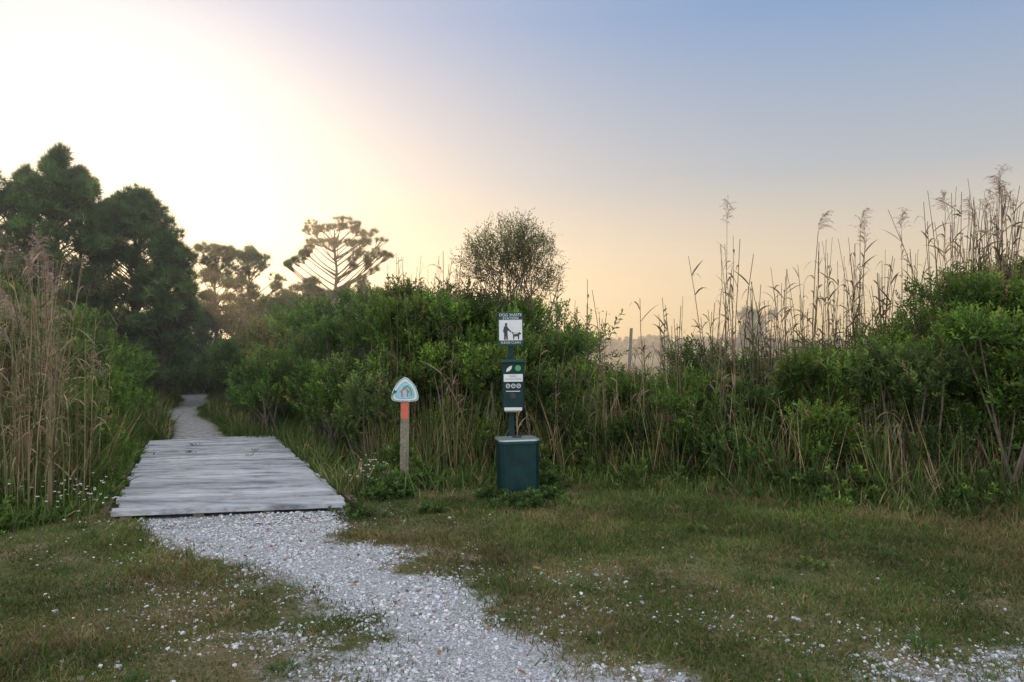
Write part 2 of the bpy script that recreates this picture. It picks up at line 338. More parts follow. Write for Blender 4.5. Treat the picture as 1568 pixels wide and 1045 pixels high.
for y in np.arange(8.6,30,.75):
    xb=(bl(y) if y<13 else trail_c(y)-.8)
    for off,hh in ((.95,1.25),(1.8,1.9),(2.9,2.35),(4.1,2.7)):
        X=xb-off+rng.uniform(-.2,.2); far=y>16
        if X/y<-.85: continue
        h=hh*rng.uniform(.8,1.12)*(1+.02*(y-9))
        shrub(A,A,X,y,h,1.4,310 if not far else 190,[G1,G2,G2,G4][rng.integers(0,4)],zlo=.15,sc=1.0 if not far else 1.6)
A.make('thicket_shrubs',[M_leaf,M_bark])
A=Acc()
for i in range(60):
    d=rng.uniform(15,34); X=rng.uniform(-6,26)*d/24
    h=rng.uniform(.7,1.15) if X>.8 else rng.uniform(2.0,2.8)
    shrub(A,A,X,d,h,2.6 if h>1.5 else 1.6,160,[G1,G3,G4][rng.integers(0,3)],sc=2.0 if h>1.5 else 1.3)
for i in range(60):
    d=rng.uniform(29,40); X=trail_c(d)+rng.uniform(-6,9)
    h=rng.uniform(1.2,1.9) if i%2 else rng.uniform(2.6,4.2)
    shrub(A,A,X,d,h,2.4,210,[G1,G3,G4][rng.integers(0,3)],zlo=.0,sc=2.2)
A.make('background_scrub',[M_leaf,M_bark])

# ---------------- reeds
def reeds(A,x,y,h,plume,green_p=.3,leafy=1.0,lean=.12,dark=1.0,th=1.0):
    n=len(x); b=np.stack([x,y,np.zeros(n)],1); k=7; t=np.linspace(0,1,k)
    ln=rng.normal(0,lean,(n,2)); P=b[:,None,:]+np.zeros((n,k,3))
    P[:,:,2]+=h[:,None]*t; P[:,:,0]+=ln[:,:1]*h[:,None]*t**1.7+rng.normal(0,.012,(n,k))*t; P[:,:,1]+=ln[:,1:]*h[:,None]*t**1.7
    isg=rng.random(n)<green_p
    col=np.where(isg[:,None],np.array([.115,.16,.055]),np.array([.31,.235,.15]))*rng.uniform(.4,1.2,(n,1))*dark
    tubes(A,P,(.0065*th*(1-.55*t))[None]*rng.uniform(.7,1.2,(n,1)),col,3)
    nl=int(9*leafy)
    for j in range(nl):
        tt=rng.uniform(.25,.95,n); i0=np.clip((tt*(k-1)).astype(int),0,k-2); fr=tt*(k-1)-i0
        q=P[np.arange(n),i0]*(1-fr)[:,None]+P[np.arange(n),i0+1]*fr[:,None]
        az=rng.uniform(0,6.28,n); d=np.stack([np.cos(az)*.55,np.sin(az)*.55,rng.uniform(.5,1.2,n)],1)
        s=rng.random(n)<.75
        strips(A,q[s],d[s],(rng.uniform(.16,.42,n))[s],(rng.uniform(.008,.018,n))[s]*th,rng.uniform(.2,1.3,n)[s],[.6,1,.9,.5,.05],(col*rng.uniform(.7,1.3,(n,1)))[s])
    for i in np.where(plume)[0]:
        top=P[i,-1]; L=rng.uniform(.28,.42); ax=norm(P[i,-1]-P[i,-2]); sa=rng.uniform(0,6.28); s3=np.array([math.cos(sa),math.sin(sa)*.6,0]); nb=28
        for b_ in range(nb):
            t0=b_/nb; st=top+ax*L*t0*.75+s3*L*.25*t0**2; a_=rng.uniform(0,6.28); dr=ax*.9+s3*rng.uniform(.1,.9)+np.array([math.cos(a_),math.sin(a_),0])*rng.uniform(.2,.8)
            bl_=rng.uniform(.12,.25)*(1.1-.5*t0); dr=dr/np.linalg.norm(dr); kk=11; tt=rng.random(kk)
            c_=np.array([.33,.25,.215])*rng.uniform(.7,1.2)
            strips(A,st[None],dr[None],bl_,.0042,.6,[1,.9,.8,.5],c_)
            q=st+dr*(tt*bl_)[:,None]-np.array([0,0,1])*(.6*bl_*tt**2)[:,None]
            strips(A,q,dr+rng.normal(0,.35,(kk,3)),rng.uniform(.02,.055,kk),.0045,.9,[1,.8,.3],c_*rng.uniform(.7,1.2,(kk,1)))
A=Acc()
n=420; x=rng.uniform(-1.7,6,n); s=fbm(x*1.0,x*0+8,1.1)>.40; x=x[s]; n=len(x); y=hy(x)+rng.uniform(.3,2.0,n); reeds(A,x,y,rng.uniform(.8,1.7,n),np.zeros(n,bool),.45)
for (px0,px1,cnt,d0,d1,t0,t1) in ((590,720,22,9.6,11,385,430),(900,935,7,9,9.8,425,490),(985,1060,18,9,11,450,530),(1080,1130,18,8.6,9.6,355,500),(1150,1240,38,9,10.5,400,510),(1230,1345,48,9,10.5,360,500),(1340,1420,34,8.6,10,370,470),(1430,1568,78,8.4,10,290,420),(1500,1568,20,8.6,9.4,270,340),(850,880,5,10,11,450,480),(1130,1320,50,9,11,480,550)):
    d=rng.uniform(d0,d1,cnt); px=rng.uniform(px0,px1,cnt); reeds(A,(px-CX)/FPX*d,d,PZ(rng.uniform(t0,t1,cnt),d),np.zeros(cnt,bool),.2,1.2,.05,.55,1.3)
pl=[(1108,9.2,342),(1238,9.5,355),(1316,9.4,352),(1322,9.6,375),(1384,9.3,352),(1450,8.8,325),(1522,8.7,298),(1534,9.0,312),(1490,9.2,340),(1556,8.8,322),(1545,8.9,300),(1508,8.8,330)]
d=np.array([q[1] for q in pl]); x=np.array([(q[0]-CX)/FPX*q[1] for q in pl]); reeds(A,x,d,np.array([PZ(q[2],q[1]) for q in pl]),np.ones(len(pl),bool),0,1.6,.012,.7,1.3)
A.make('reed_stand',M_reed)
A=Acc()
n=300; d=rng.uniform(6.9,9.5,n); px=np.where(rng.random(n)<.75,rng.uniform(-40,95,n),rng.uniform(60,170,n)); px=px-(px>90)*(9.5-d)*15
hh=PZ(rng.uniform(375,610,n),d)*np.where(px>100,.8,1); reeds(A,(px-CX)/FPX*d,d,hh,rng.random(n)<.06,.45,1.2,.07,.95)
A.make('reed_clump',M_reed)

# ---------------- trees
def tuft(nn,L,w,up=.7):
    d=norm(rng.normal(size=(nn,3))+np.array([0,0,up])); side=norm(np.cross(d,norm(rng.normal(size=(nn,3)))))
    l=L*rng.uniform(.7,1.2,(nn,1)); V=np.stack([-side*w*.5,side*w*.5,d*l],1)
    V[:,0]+=d*.01;V[:,1]+=d*.01
    return V.reshape(-1,3),np.arange(nn*3).reshape(-1,3),np.repeat(np.repeat(rng.uniform(.6,1.3,(nn,1)),3,1),3,0)
TUF=[tuft(32,.26,.019,1.0) for _ in range(4)]
NG=np.array([.078,.122,.042])
def pine(name,x,y,h,clumps,col=NG,tr=.11,lean=(0,0),nt_=16,sc=1.0):
    A=Acc(); k=9;t=np.linspace(0,1,k)
    tp=np.stack([x+lean[0]*t**1.5+rng.normal(0,.05,k)*t,y+lean[1]*t+rng.normal(0,.05,k)*t,(h-.25)*t],1)
    tubes(A,tp[None],(tr*(1-.85*t))[None],np.array([.13,.10,.08]),7,1)
    for (cx,cy,cz,rx,rz) in clumps:
        c=np.array([cx,cy,cz]); dist=math.hypot(cx-x,cy-y); zb=np.clip(cz-.25-dist*.55,.15*h,h*.95)
        b=np.array([np.interp(zb,tp[:,2],tp[:,i]) for i in range(3)]); mid=b*.45+c*.55+np.array([0,0,-.12*dist])+rng.normal(0,.08,3)
        tt=np.linspace(0,1,6)[:,None]; P=b*(1-tt)**2+2*mid*tt*(1-tt)+c*tt**2
        tubes(A,P[None],(np.linspace(.030,.010,6)*(.6+.25*dist))[None],np.array([.13,.10,.08]),5,1)
        n=max(5,int(nt_*rng.uniform(.7,1.3))); u=norm(rng.normal(size=(n,3))); u[:,2]=np.abs(u[:,2])*.9-.25
        q=c+u*np.array([rx,rx,rz])*rng.uniform(.5,1.15,(n,1))
        st=P[3]*(1-.6)+c*.6; tt2=np.linspace(0,1,4)[None,:,None]; Q=st[None,None]*(1-tt2)+q[:,None]*tt2; Q[:,1:3,2]-=.04
        tubes(A,Q,np.linspace(.011,.005,4)[None].repeat(n,0),np.array([.12,.09,.06]),3,1)
        R=frames(u*.5+np.array([0,0,.7])); tint=col[None]*rng.uniform(.55,1.4)*rng.uniform(.75,1.25,(n,1)); z=rng.integers(0,4,n)
        for j in range(4):
            s=z==j; inst(A,*TUF[j],q[s],R[s],sc*rng.uniform(.75,1.25,s.sum()),tint[s])
    A.make(name,[M_needle,M_bark])
def conecl(x,y,h,w,n,z0=.8,prof=None,rx=.26):
    out=[]
    for i in range(n):
        f=rng.random()**.85; z=z0+(h-z0)*f; wf=np.interp(f,[0,.25,.6,.85,1],prof or [1,1,.8,.42,.06])
        a=rng.uniform(0,6.28); r=w*.5*wf*rng.uniform(.25,1.2)**.6
        out.append((x+math.cos(a)*r,y+math.sin(a)*r,z,rx*rng.uniform(.6,1.25),rx*rng.uniform(.9,2.2)))
    for i in range(20):
        a=rng.uniform(0,6.28); rr=w*rng.uniform(.03,.46); out.append((x+math.cos(a)*rr,y+math.sin(a)*rr,h-.1-rr*1.8*rng.uniform(.5,1.2),.07,.5))
    return out
def T(px,py,d): return PX(px,d),d,PZ(py,d)
x,y,h=T(88,238,20); pine('pine_tree',x,y,h,conecl(x,y,h,2.7,125),nt_=9,sc=.95)
x,y,h=T(38,262,22); pine('pine_tree',x,y,h,conecl(x,y,h,2.1,80),nt_=8,sc=.95)
x,y,h=T(122,262,23); pine('pine_tree',x,y,h,conecl(x,y,h,1.7,70),nt_=8,sc=.95)
x,y,h=T(-25,262,21); pine('pine_tree',x,y,h,conecl(x,y,h,2.4,85),nt_=8,sc=.95)
x,y,h=T(205,304,22); pine('pine_tree',x,y,h,conecl(x,y,h,2.9,180,.6,[1,1,.95,.75,.25]),nt_=10,sc=.95)
x,y,h=T(168,318,24); pine('pine_tree',x,y,h,conecl(x,y,h,1.9,80,.6),nt_=9)
x,y,h=T(252,372,21); pine('pine_tree',x,y,h,conecl(x,y,h,1.6,85,.6,[1,1,.95,.7,.2]),nt_=9)
x,y,h=T(282,460,27); pine('pine_tree',x,y,h,conecl(x,y,h,1.9,60,.4),nt_=11)
def layered(x,y,specs,d,rep=3,jz=1.0):
    o=[]
    for (px,py,rw,rh) in specs:
        for r_ in range(rep): o.append((PX(px+(rng.normal(0,rw*.55) if r_ else 0),d),y+rng.uniform(-.9,.9),PZ(py+(rng.normal(0,rh*jz) if r_ else 0),d),rw/FPX*d*rng.uniform(.35,.8),rh/FPX*d*rng.uniform(.8,1.6)))
    return o
d=28; x,y,h=T(330,374,d); pine('pine_tree',x,y,h,layered(x,y,[(312,384,14,8),(335,384,16,8),(352,390,14,9),(320,402,20,8),(350,412,16,7),(315,425,12,7),(340,440,18,9),(312,455,12,8),(352,460,16,9),(325,475,16,9),(340,395,20,9),(330,420,16,9),(320,490,16,10),(350,490,16,10),(358,430,12,8)],d),nt_=14,sc=.8)
x,y,h=T(380,372,d+2); pine('pine_tree',x,y,h,layered(x,y,[(375,384,14,10),(393,392,13,10),(370,402,17,9),(400,412,17,9),(385,425,17,10),(415,438,15,9),(368,445,17,9),(395,455,20,10),(422,466,16,9),(375,475,18,9),(436,450,12,8),(405,485,22,9),(440,478,14,9),(388,408,16,9)],d+2),nt_=14,sc=.8)
d=27; x,y,h=T(512,342,d); pine('flat_topped_pine_tree',x,y,h,layered(x,y,[(495,347,20,6),(520,347,20,6),(545,353,18,6),(560,360,12,6),(480,357,12,6),(478,374,16,7),(508,368,14,6),(543,374,22,8),(570,382,17,7),(586,391,9,5),(455,395,16,7),(472,388,14,6),(440,403,9,5),(555,394,16,6),(570,410,9,6),(560,430,13,8),(470,432,12,8),(480,442,12,8),(535,405,8,5)],d,3,.8),tr=.12,nt_=13,sc=.60)
x,y,h=T(470,430,d+3); pine('pine_tree',x,y,h,layered(x,y,[(455,440,20,8),(480,448,20,9),(440,455,16,8),(500,455,20,8),(465,462,22,8),(530,455,20,8),(560,445,14,6)],d+3),nt_=16,sc=.85)
d=75; x,y,h=T(1155,470,d); pine('distant_pine_tree',x,y,h,[(x+rng.normal(0,.7),d+rng.normal(0,.8),rng.uniform(1.6,h-.5),.6,.9) for i in range(30)],col=np.array([.12,.125,.09]),tr=.2,nt_=16,sc=1.8)  # greyed, lighter needle colour paints mist onto the far tree

# ---------------- sapling
def grow(segs,leaves,p,d,L,r,dep,up=.25):
    k=4; pts=[p]; q=p.copy(); dd=d.copy()
    for i in range(k-1):
        dd=dd+rng.normal(0,.14,3)+np.array([0,0,up*.15]); dd/=np.linalg.norm(dd); q=q+dd*L/(k-1); pts.append(q.copy())
    segs.append((np.array(pts),np.linspace(r,r*.6,k)))
    if dep<=1:
        for j in (1,2,3): leaves.append((pts[j].copy(),dd.copy()))
    elif dep<=2: leaves.append((pts[2].copy(),dd.copy()))
    if dep==0: return
    for i in range(rng.integers(2,5)):
        nd=dd+rng.normal(0,.5,3)+np.array([0,0,.12]); nd/=np.linalg.norm(nd)
        grow(segs,leaves,(pts[-1] if i<2 else pts[-2]).copy(),nd,L*rng.uniform(.58,.8),r*.58,dep-1,up)
A=Acc(); segs=[];leaves=[]
d=10.8; x=PX(780,d)
for i in range(12):
    dd=np.array([rng.uniform(-.38,.38),rng.uniform(-.2,.2),1.]); grow(segs,leaves,np.array([x+rng.uniform(-.25,.25),d+rng.uniform(-.1,.1),1.2]),dd/np.linalg.norm(dd),.88,.016,4)
H=PZ(343,d)
def okp(p): return ((p[0]-x)/.78)**2+((p[2]-(H-.95))/.99)**2<1 or p[2]<H-1.2
segs=[s for s in segs if okp(s[0][-1])]; leaves=[l for l in leaves if okp(l[0])]
tubes(A,np.array([s[0] for s in segs]),np.array([s[1] for s in segs]),np.array([.11,.09,.07]),4,1)
P0=np.array([[x,d,0.],[x+.03,d,.4],[x,d,.8],[x,d,1.25]]); tubes(A,P0[None],np.array([[.05,.045,.04,.03]]),np.array([.12,.10,.08]),6,1)
lp=np.array([l[0] for l in leaves]); ld=np.array([l[1] for l in leaves])
SM=[spray(7,.12,.030,.013,1.2) for _ in range(3)]
q=rng.integers(0,3,len(lp))
for j in range(3):
    s=q==j; inst(A,*SM[j],lp[s],frames(ld[s]),rng.uniform(.7,1.2,s.sum()),np.array([[.090,.110,.050]])*rng.uniform(.6,1.3,(s.sum(),1)))
A.make('sapling_tree',[M_leaf,M_bark])

# ---------------- distant treeline
A=Acc()
n=900; X=rng.uniform(-260,300,n); d=rng.uniform(210,250,n); hh=3.0+3.0*fbm(X,X*0,.05)
SB=[spray(26,2.0,1.3,.9,1.3)]
pos=np.stack([X,d,np.zeros(n)],1)
for lay in range(5):
    inst(A,*SB[0],pos+np.stack([rng.normal(0,1.5,n),rng.normal(0,2,n),hh*lay/6],1),frames(np.array([0,0,1.])+rng.normal(0,.3,(n,3))),rng.uniform(.6,1.0,n),np.array([[.22,.19,.16]])*rng.uniform(.9,1.1,(n,1)))  # pale grey-brown leaf tint has the distance haze painted in
A.make('distant_treeline',M_leaf)

# ---------------- weeds and flowers
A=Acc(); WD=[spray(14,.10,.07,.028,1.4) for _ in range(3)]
def weeds(cx,cy,r,n,hh,col,sc=1.0):
    x=cx+rng.normal(0,r,n);y=cy+rng.normal(0,r*.7,n);z=np.abs(rng.normal(0,hh,n))*np.exp(-((x-cx)**2+(y-cy)**2)/(2*r*r))
    q=rng.integers(0,3,n); P=np.stack([x,y,z],1); d=np.stack([(x-cx)*3,(y-cy)*3,np.ones(n)],1)+rng.normal(0,.3,(n,3)); R=frames(d); ti=np.array(col)[None]*rng.uniform(.6,1.3,(n,1))
    for j in range(3): s=q==j; inst(A,*WD[j],P[s],R[s],sc*rng.uniform(.7,1.2,s.sum()),ti[s])
for px,py,r,n,h_,s_ in ((600,762,.12,110,.12,.7),(645,748,.13,100,.09,.7),(575,758,.12,90,.10,.7),(790,776,.15,110,.04,.6),(835,768,.12,90,.07,.7),(752,764,.08,55,.07,.6),(660,785,.07,30,.03,.5),(1060,815,.08,20,.02,.4),(1240,870,.08,20,.02,.4),(840,752,.1,60,.15,.8),(545,790,.10,50,.05,.6)):
    cx,cy=G2W(px,py); weeds(cx,cy,r,n,h_,G3 if px<900 else (.08,.12,.035),s_)
for i in range(60):
    y_=rng.uniform(6.0,12); x_=float(bl(y_))-.3-rng.exponential(.8)-max(0,7.2-y_)*1.0; weeds(x_,y_,.15,45,.10,G1,.75)
for i in range(40):
    x_=rng.uniform(-1.6,6.5); y_=float(hy(x_))+rng.uniform(-.05,.5)
    if -.35<x_<.6: y_+=.25
    weeds(x_,y_,.16,55,.22,[G1,G3,G2][rng.integers(0,3)],.9)
A.make('weed_patches',M_leaf)
A=Acc()
def flowers(cx,cy,rx,ry,n,h0,h1,s=.011):
    x=rng.normal(cx,rx,n);y=rng.normal(cy,ry,n);z=rng.uniform(h0,h1,n)
    k=(~in_bridge(x,y,.1)); x=x[k];y=y[k];z=z[k];n=len(x)
    strips(A,np.stack([x,y,np.zeros(n)],1),np.array([[0,0,1.]])+rng.normal(0,.08,(n,3)),z,.004,0,[1,1],np.array([.09,.14,.04]))
    for p_ in range(5):
        a=p_*1.257+rng.uniform(0,1,n); d=np.stack([np.cos(a),np.sin(a),rng.uniform(.1,.7,n)],1)
        strips(A,np.stack([x,y,z],1),d,s,s*.8,0,[.3,1,.5],np.array([.66,.66,.64]))
for px,py,rx,ry,n in ((80,790,.5,.25,60),(140,800,.2,.2,20),(40,790,.4,.3,30),(60,850,.6,.25,14),(575,752,.10,.15,22),(588,742,.12,.25,14),(640,720,.1,.2,6),(250,850,.5,.3,12),(130,940,.5,.4,10)):
    cx,cy=G2W(px,py); lo=(.12,.38) if px<170 and py<820 or 560<px<645 and py<760 else (.03,.08); flowers(cx,cy,rx,ry,n,*lo,s=.014 if lo[0]>.1 else .010)
A.make('white_wildflowers',M_petal)
A=Acc(); n=200; x=rng.uniform(-3.5,5,n);y=rng.uniform(3.2,8.4,n);k=~in_bridge(x,y,0);x=x[k];y=y[k];n=len(x);a=rng.uniform(0,6.28,n)
strips(A,np.stack([x,y,gz(x,y)+.018],1),np.stack([np.cos(a),np.sin(a),rng.normal(0,.2,n)],1),rng.uniform(.03,.06,n),rng.uniform(.012,.025,n),.1,[.1,.8,1,.6,.05],np.array([.2,.11,.065])*rng.uniform(.5,1.5,(n,1)))
A.make('fallen_leaves',M_leaf)

# ---------------- footbridge
m,nt,N,K=newmat('weathered_wood'); M_wood=m
o=N.new('ShaderNodeOutputMaterial'); p=N.new('ShaderNodeBsdfPrincipled'); K.new(p.outputs[0],o.inputs[0]); p.inputs['Roughness'].default_value=.75; p.inputs['Specular IOR Level'].default_value=.25
at=N.new('ShaderNodeAttribute'); at.attribute_name='Col'; tc=N.new('ShaderNodeTexCoord')
def mapn(rot,sc,ns,dt=6):
    mp=N.new('ShaderNodeMapping'); mp.inputs['Rotation'].default_value=(0,0,rot); mp.inputs['Scale'].default_value=sc; K.new(tc.outputs['Object'],mp.inputs[0])
    n=N.new('ShaderNodeTexNoise'); n.inputs['Scale'].default_value=ns; n.inputs['Detail'].default_value=dt; n.inputs['Roughness'].default_value=.65; K.new(mp.outputs[0],n.inputs['Vector']); return n
ra=-math.atan2(.43,2.12)
g1=mapn(ra,(1,26,26),2.2); g2=mapn(ra,(.7,2.6,1),1.5); g3=mapn(0,(1,1,1),7)
r1=ramp(g1.outputs['Fac'],[(.3,(.55,.55,.55)),(.52,(.95,.95,.95)),(.8,(1.15,1.15,1.15))]); r2=ramp(g2.outputs['Fac'],[(.36,(.42,.45,.50)),(.5,(.92,.93,.95)),(.7,(1.12,1.12,1.12))]); r3=ramp(g3.outputs['Fac'],[(.3,(.76,.71,.64)),(.55,(1,1,1))])
def mul(a,b):
    q=N.new('ShaderNodeMix'); q.data_type='RGBA'; q.blend_type='MULTIPLY'; q.inputs[0].default_value=1; K.new(a,q.inputs[6]); K.new(b,q.inputs[7]); return q.outputs[2]
K.new(mul(mul(mul(at.outputs['Color'],r1.outputs[0]),r2.outputs[0]),r3.outputs[0]),p.inputs['Base Color'])
bp=N.new('ShaderNodeBump'); bp.inputs['Strength'].default_value=.4; bp.inputs['Distance'].default_value=.006; K.new(g1.outputs['Fac'],bp.inputs['Height']); K.new(bp.outputs[0],p.inputs['Normal'])
A=Acc(); npl=30
def hexa(A,a,b,c,d,z0,z1,col,mi=0):
    V=[[*q,z0] for q in (a,b,c,d)]+[[*q,z1] for q in (a,b,c,d)]; A.add(np.array(V),np.array([[0,3,2,1],[4,5,6,7],[0,1,5,4],[1,2,6,5],[2,3,7,6],[3,0,4,7]]),col,mi)
for i in range(npl):
    t0=i/npl+.0005;t1=(i+1)/npl-rng.uniform(.0006,.0020); ex=rng.uniform(-.035,.035,2)
    def lp_(t,e): 
        a=NL*(1-t)+FL*t; b=NR*(1-t)+FR*t; u=(b-a)/np.linalg.norm(b-a); return a-u*e[0],b+u*e[1]
    a,b=lp_(t0,ex); c,d_=lp_(t1,ex); z=.072+rng.uniform(-.004,.004); g=rng.uniform(.38,.52); 
    if rng.random()<.15: g*=.75
    g_=np.array([g*.96,g,g*1.07]); s=4
    for k in range(s):
        pa=a+(b-a)*k/s;pb=a+(b-a)*(k+1)/s;pc=c+(d_-c)*(k+1)/s;pd=c+(d_-c)*k/s
        zz=[z+.005*math.sin(i*1.7+kk*1.3) for kk in (k,k+1)]
        V=np.array([[*pa,z-.045],[*pb,z-.045],[*pc,z-.045],[*pd,z-.045],[*pa,zz[0]],[*pb,zz[1]],[*pc,zz[1]],[*pd,zz[0]]])
        fs=[[4,5,6,7],[0,1,5,4],[2,3,7,6]]
        if k==0: fs.append([3,0,4,7])
        if k==s-1: fs.append([1,2,6,5])
        A.add(V,np.array(fs),g_)
root=bpy.data.objects.new('wooden_footbridge',None); scene.collection.objects.link(root)
A.make('deck_planks',M_wood,parent=root)
A=Acc()
for off in (.05,.35,.65,.94):
    a=NL*(1-off)+NR*off;b=FL*(1-off)+FR*off; u=(b-a)/np.linalg.norm(b-a); v=np.array([-u[1],u[0]])*.05
    a=a+u*.03; hexa(A,a-v,b-v,b+v,a+v,-.15,.015,np.array([.20,.16,.12]))
u=(FR-NR)/np.linalg.norm(FR-NR); w=np.array([u[1],-u[0]]); q0=NR+u*.25; hexa(A,q0+w*.06,q0+w*.14,FR+w*.14,FR+w*.06,-.05,.05,np.array([.15,.10,.075]))
u=(FL-NL)/np.linalg.norm(FL-NL); w=np.array([-u[1],u[0]]); q0=NL+u*.25; hexa(A,q0+w*.06,FL+w*.06,FL+w*.14,q0+w*.14,-.05,.05,np.array([.15,.10,.075]))
A.make('beams',M_wood,parent=root)

# ---------------- trail marker sign
def mesh_obj(name,V,F,mat,parent,bevel=0,smooth=False):
    me=bpy.data.meshes.new(name); me.from_pydata([tuple(v) for v in V],[],[tuple(f) for f in F]); me.update(); me.materials.append(mat)
    ob=bpy.data.objects.new(name,me); scene.collection.objects.link(ob); ob.parent=parent
    if bevel: b=ob.modifiers.new('b','BEVEL'); b.width=bevel; b.segments=3
    return ob
def plate(name,pts,y0,y1,mat,parent,bevel=0):
    n=len(pts); V=[(p[0],y0,p[1]) for p in pts]+[(p[0],y1,p[1]) for p in pts]
    F=[list(range(n)),list(range(2*n-1,n-1,-1))]+[[i,i+n,(i+1)%n+n,(i+1)%n] for i in range(n)]
    return mesh_obj(name,V,F,mat,parent,bevel)
def box(name,c,s,mat,parent,bevel=.004):
    x,y,z=[q/2 for q in s]; V=[(c[0]+a*x,c[1]+b*y,c[2]+d*z) for a in(-1,1) for b in(-1,1) for d in(-1,1)]
    return mesh_obj(name,V,[(0,1,3,2),(4,6,7,5),(0,4,5,1),(2,3,7,6),(0,2,6,4),(1,5,7,3)],mat,parent,bevel)
M_white=mat_solid('white_paint',(.52,.54,.55),.45,var=.06,nscale=12); M_teal=mat_solid('teal_paint',(.04,.24,.26),.4); M_blue=mat_solid('pale_blue_paint',(.20,.46,.55),.4)
M_red=mat_solid('red_orange_paint',(.46,.09,.05),.5); M_post=mat_solid('weathered_post',(.15,.14,.10),.7,var=.4,nscale=30); M_green=mat_solid('dark_green_paint',(.002,.022,.024),.55,var=.35,nscale=7,spec=.25)
M_green2=mat_solid('green_panel_paint',(.005,.042,.038),.5,spec=.3); M_metal=mat_solid('lid_metal',(.24,.29,.29),.4,.5,bump=.02); M_black=mat_solid('black_ink',(.015,.02,.025),.5); M_gink=mat_solid('green_ink',(.03,.25,.09),.5)
ts=bpy.data.objects.new('trail_marker_sign',None); scene.collection.objects.link(ts)
tx,ty=G2W(619,742); ts.location=(tx,ty,0); ts.rotation_euler=(0,math.radians(.6),math.radians(6))
box('post',(0,.0,.53),(.105,.035,1.14),M_post,ts,.008)
box('post_rib',(0,-.021,.40),(.05,.006,.76),M_post,ts,.002)
box('orange_decal',(0.0,-.0205,.90),(.085,.004,.25),M_red,ts,.001)
def reul(s,cx=0,cz=0,n=14):
    co=[(0,1.0),(-1.0,-.62),(1.0,-.62)]; cc=[np.array(c)*np.array([.160,.175]) for c in co]
    pts=[]
    for i in range(3):
        a=cc[i];b=cc[(i+1)%3]; mid=(a+b)/2; nrm=mid/np.linalg.norm(mid); 
        bul=.052 if i!=1 else .02
        for k in range(n): t=k/n; pts.append(a*(1-t)+b*t+nrm*bul*4*t*(1-t)*.9)
    P=np.array(pts)
    for _ in range(2): P=(np.roll(P,1,0)+2*P+np.roll(P,-1,0))/4
    P=P*s+np.array([cx,cz]); return [tuple(q) for q in P]
zc=1.105
plate('sign_plate',reul(1.0,0,zc),-.034,-.026,M_white,ts,.002)
plate('teal_border',reul(.95,0,zc),-.0355,-.0342,M_teal,ts); plate('white_band',reul(.89,0,zc),-.037,-.0357,M_white,ts); plate('inner_line',reul(.70,0,zc-.003),-.0385,-.0372,M_teal,ts); plate('blue_field',reul(.66,0,zc-.003),-.040,-.0387,M_blue,ts)
def bar(name,a,b,w,mat,par,y=-.0425,off=(0,0)):
    a=np.array(a);b=np.array(b);u=(b-a)/np.linalg.norm(b-a);v=np.array([-u[1],u[0]])*w/2
    plate(name,[tuple(a-v+off),tuple(b-v+off),tuple(b+v+off),tuple(a+v+off)],y,y+.0015,mat,par)
O=np.array([0,zc])
bar('house_left',(-.035,-.07),(-.035,.0),.016,M_red,ts,off=O); bar('house_right',(.03,-.07),(.03,.0),.016,M_red,ts,off=O); bar('roof_left',(-.055,-.01),(-.005,.04),.015,M_red,ts,-.0445,O); bar('roof_right',(-.003,.04),(.05,-.01),.015,M_red,ts,-.0465,O)
bar('green_arc_a',(-.02,.045),(.03,.065),.013,M_gink,ts,-.0485,O); bar('green_arc_b',(.03,.062),(.07,.02),.013,M_gink,ts,-.0505,O); bar('green_arc_c',(.07,.02),(.075,-.05),.012,M_gink,ts,-.0525,O)
def text(body,size,loc,mat,par,align='CENTER'):
    cu=bpy.data.curves.new('lettering','FONT'); cu.body=body; cu.size=size; cu.align_x=align; cu.align_y='CENTER'; cu.materials.append(mat); cu.extrude=.0004
    ob=bpy.data.objects.new('lettering',cu); scene.collection.objects.link(ob); ob.parent=par; ob.location=loc; ob.rotation_euler=(math.radians(90),0,0); return ob
text('TRAIL',.030,(0,-.039,zc-.119),M_teal,ts)
# ---------------- dog waste station
st=bpy.data.objects.new('dog_waste_station',None); scene.collection.objects.link(st)
sx,sy=G2W(785,752); st.location=(sx,sy+.15,0); st.rotation_euler=(0,math.radians(-.8),math.radians(-4)); 
box('post',(0,0,.97),(.062,.05,1.96),M_green,st,.006)
zs=1.83
box('sign_panel',(.005,-.032,zs),(.285,.010,.385),M_green2,st,.003)
box('sign_face',(.005,-.0385,zs-.012),(.265,.003,.235),M_white,st,.0)
text('DOG WASTE',.044,(.005,-.0385,zs+.162),M_white,st); text('STATION',.044,(.005,-.0385,zs+.124),M_white,st); text('PLEASE CLEAN',.035,(.005,-.0385,zs-.155),M_white,st)
def pl2(name,pts,mat,y=-.0425,s=1,o=(0,0),par=None): return plate(name,[(p[0]*s+o[0],p[1]*s+o[1]) for p in pts],y,y+.002,mat,par or st)
pers=[(-.018,0),(-.003,0),(.0,.055),(.004,0),(.019,0),(.016,.075),(.02,.09),(.05,.07),(.054,.078),(.024,.112),(.012,.128),(.010,.134),(.015,.142),(.014,.156),(.004,.162),(-.007,.157),(-.009,.143),(-.004,.134),(-.016,.126),(-.026,.09),(-.022,.065),(-.016,.07)]
pl2('person_symbol',pers,M_black,s=1.2,o=(-.05,zs-.122))
dog=[(0,0),(.009,0),(.012,.03),(.045,.034),(.05,0),(.060,0),(.060,.04),(.066,.052),(.082,.055),(.083,.063),(.068,.073),(.060,.080),(.055,.07),(.045,.058),(.008,.055),(-.012,.078),(-.016,.074),(-.002,.05),(-.004,.03)]
pl2('dog_symbol',dog,M_black,s=1.1,o=(.035,zs-.12))
bar('leash',(.008,zs-.03),(.09,zs-.05),.004,M_black,st,-.0445)
box('dispenser_body',(.03,-.085,1.18),(.245,.13,.55),M_green,st,.018)
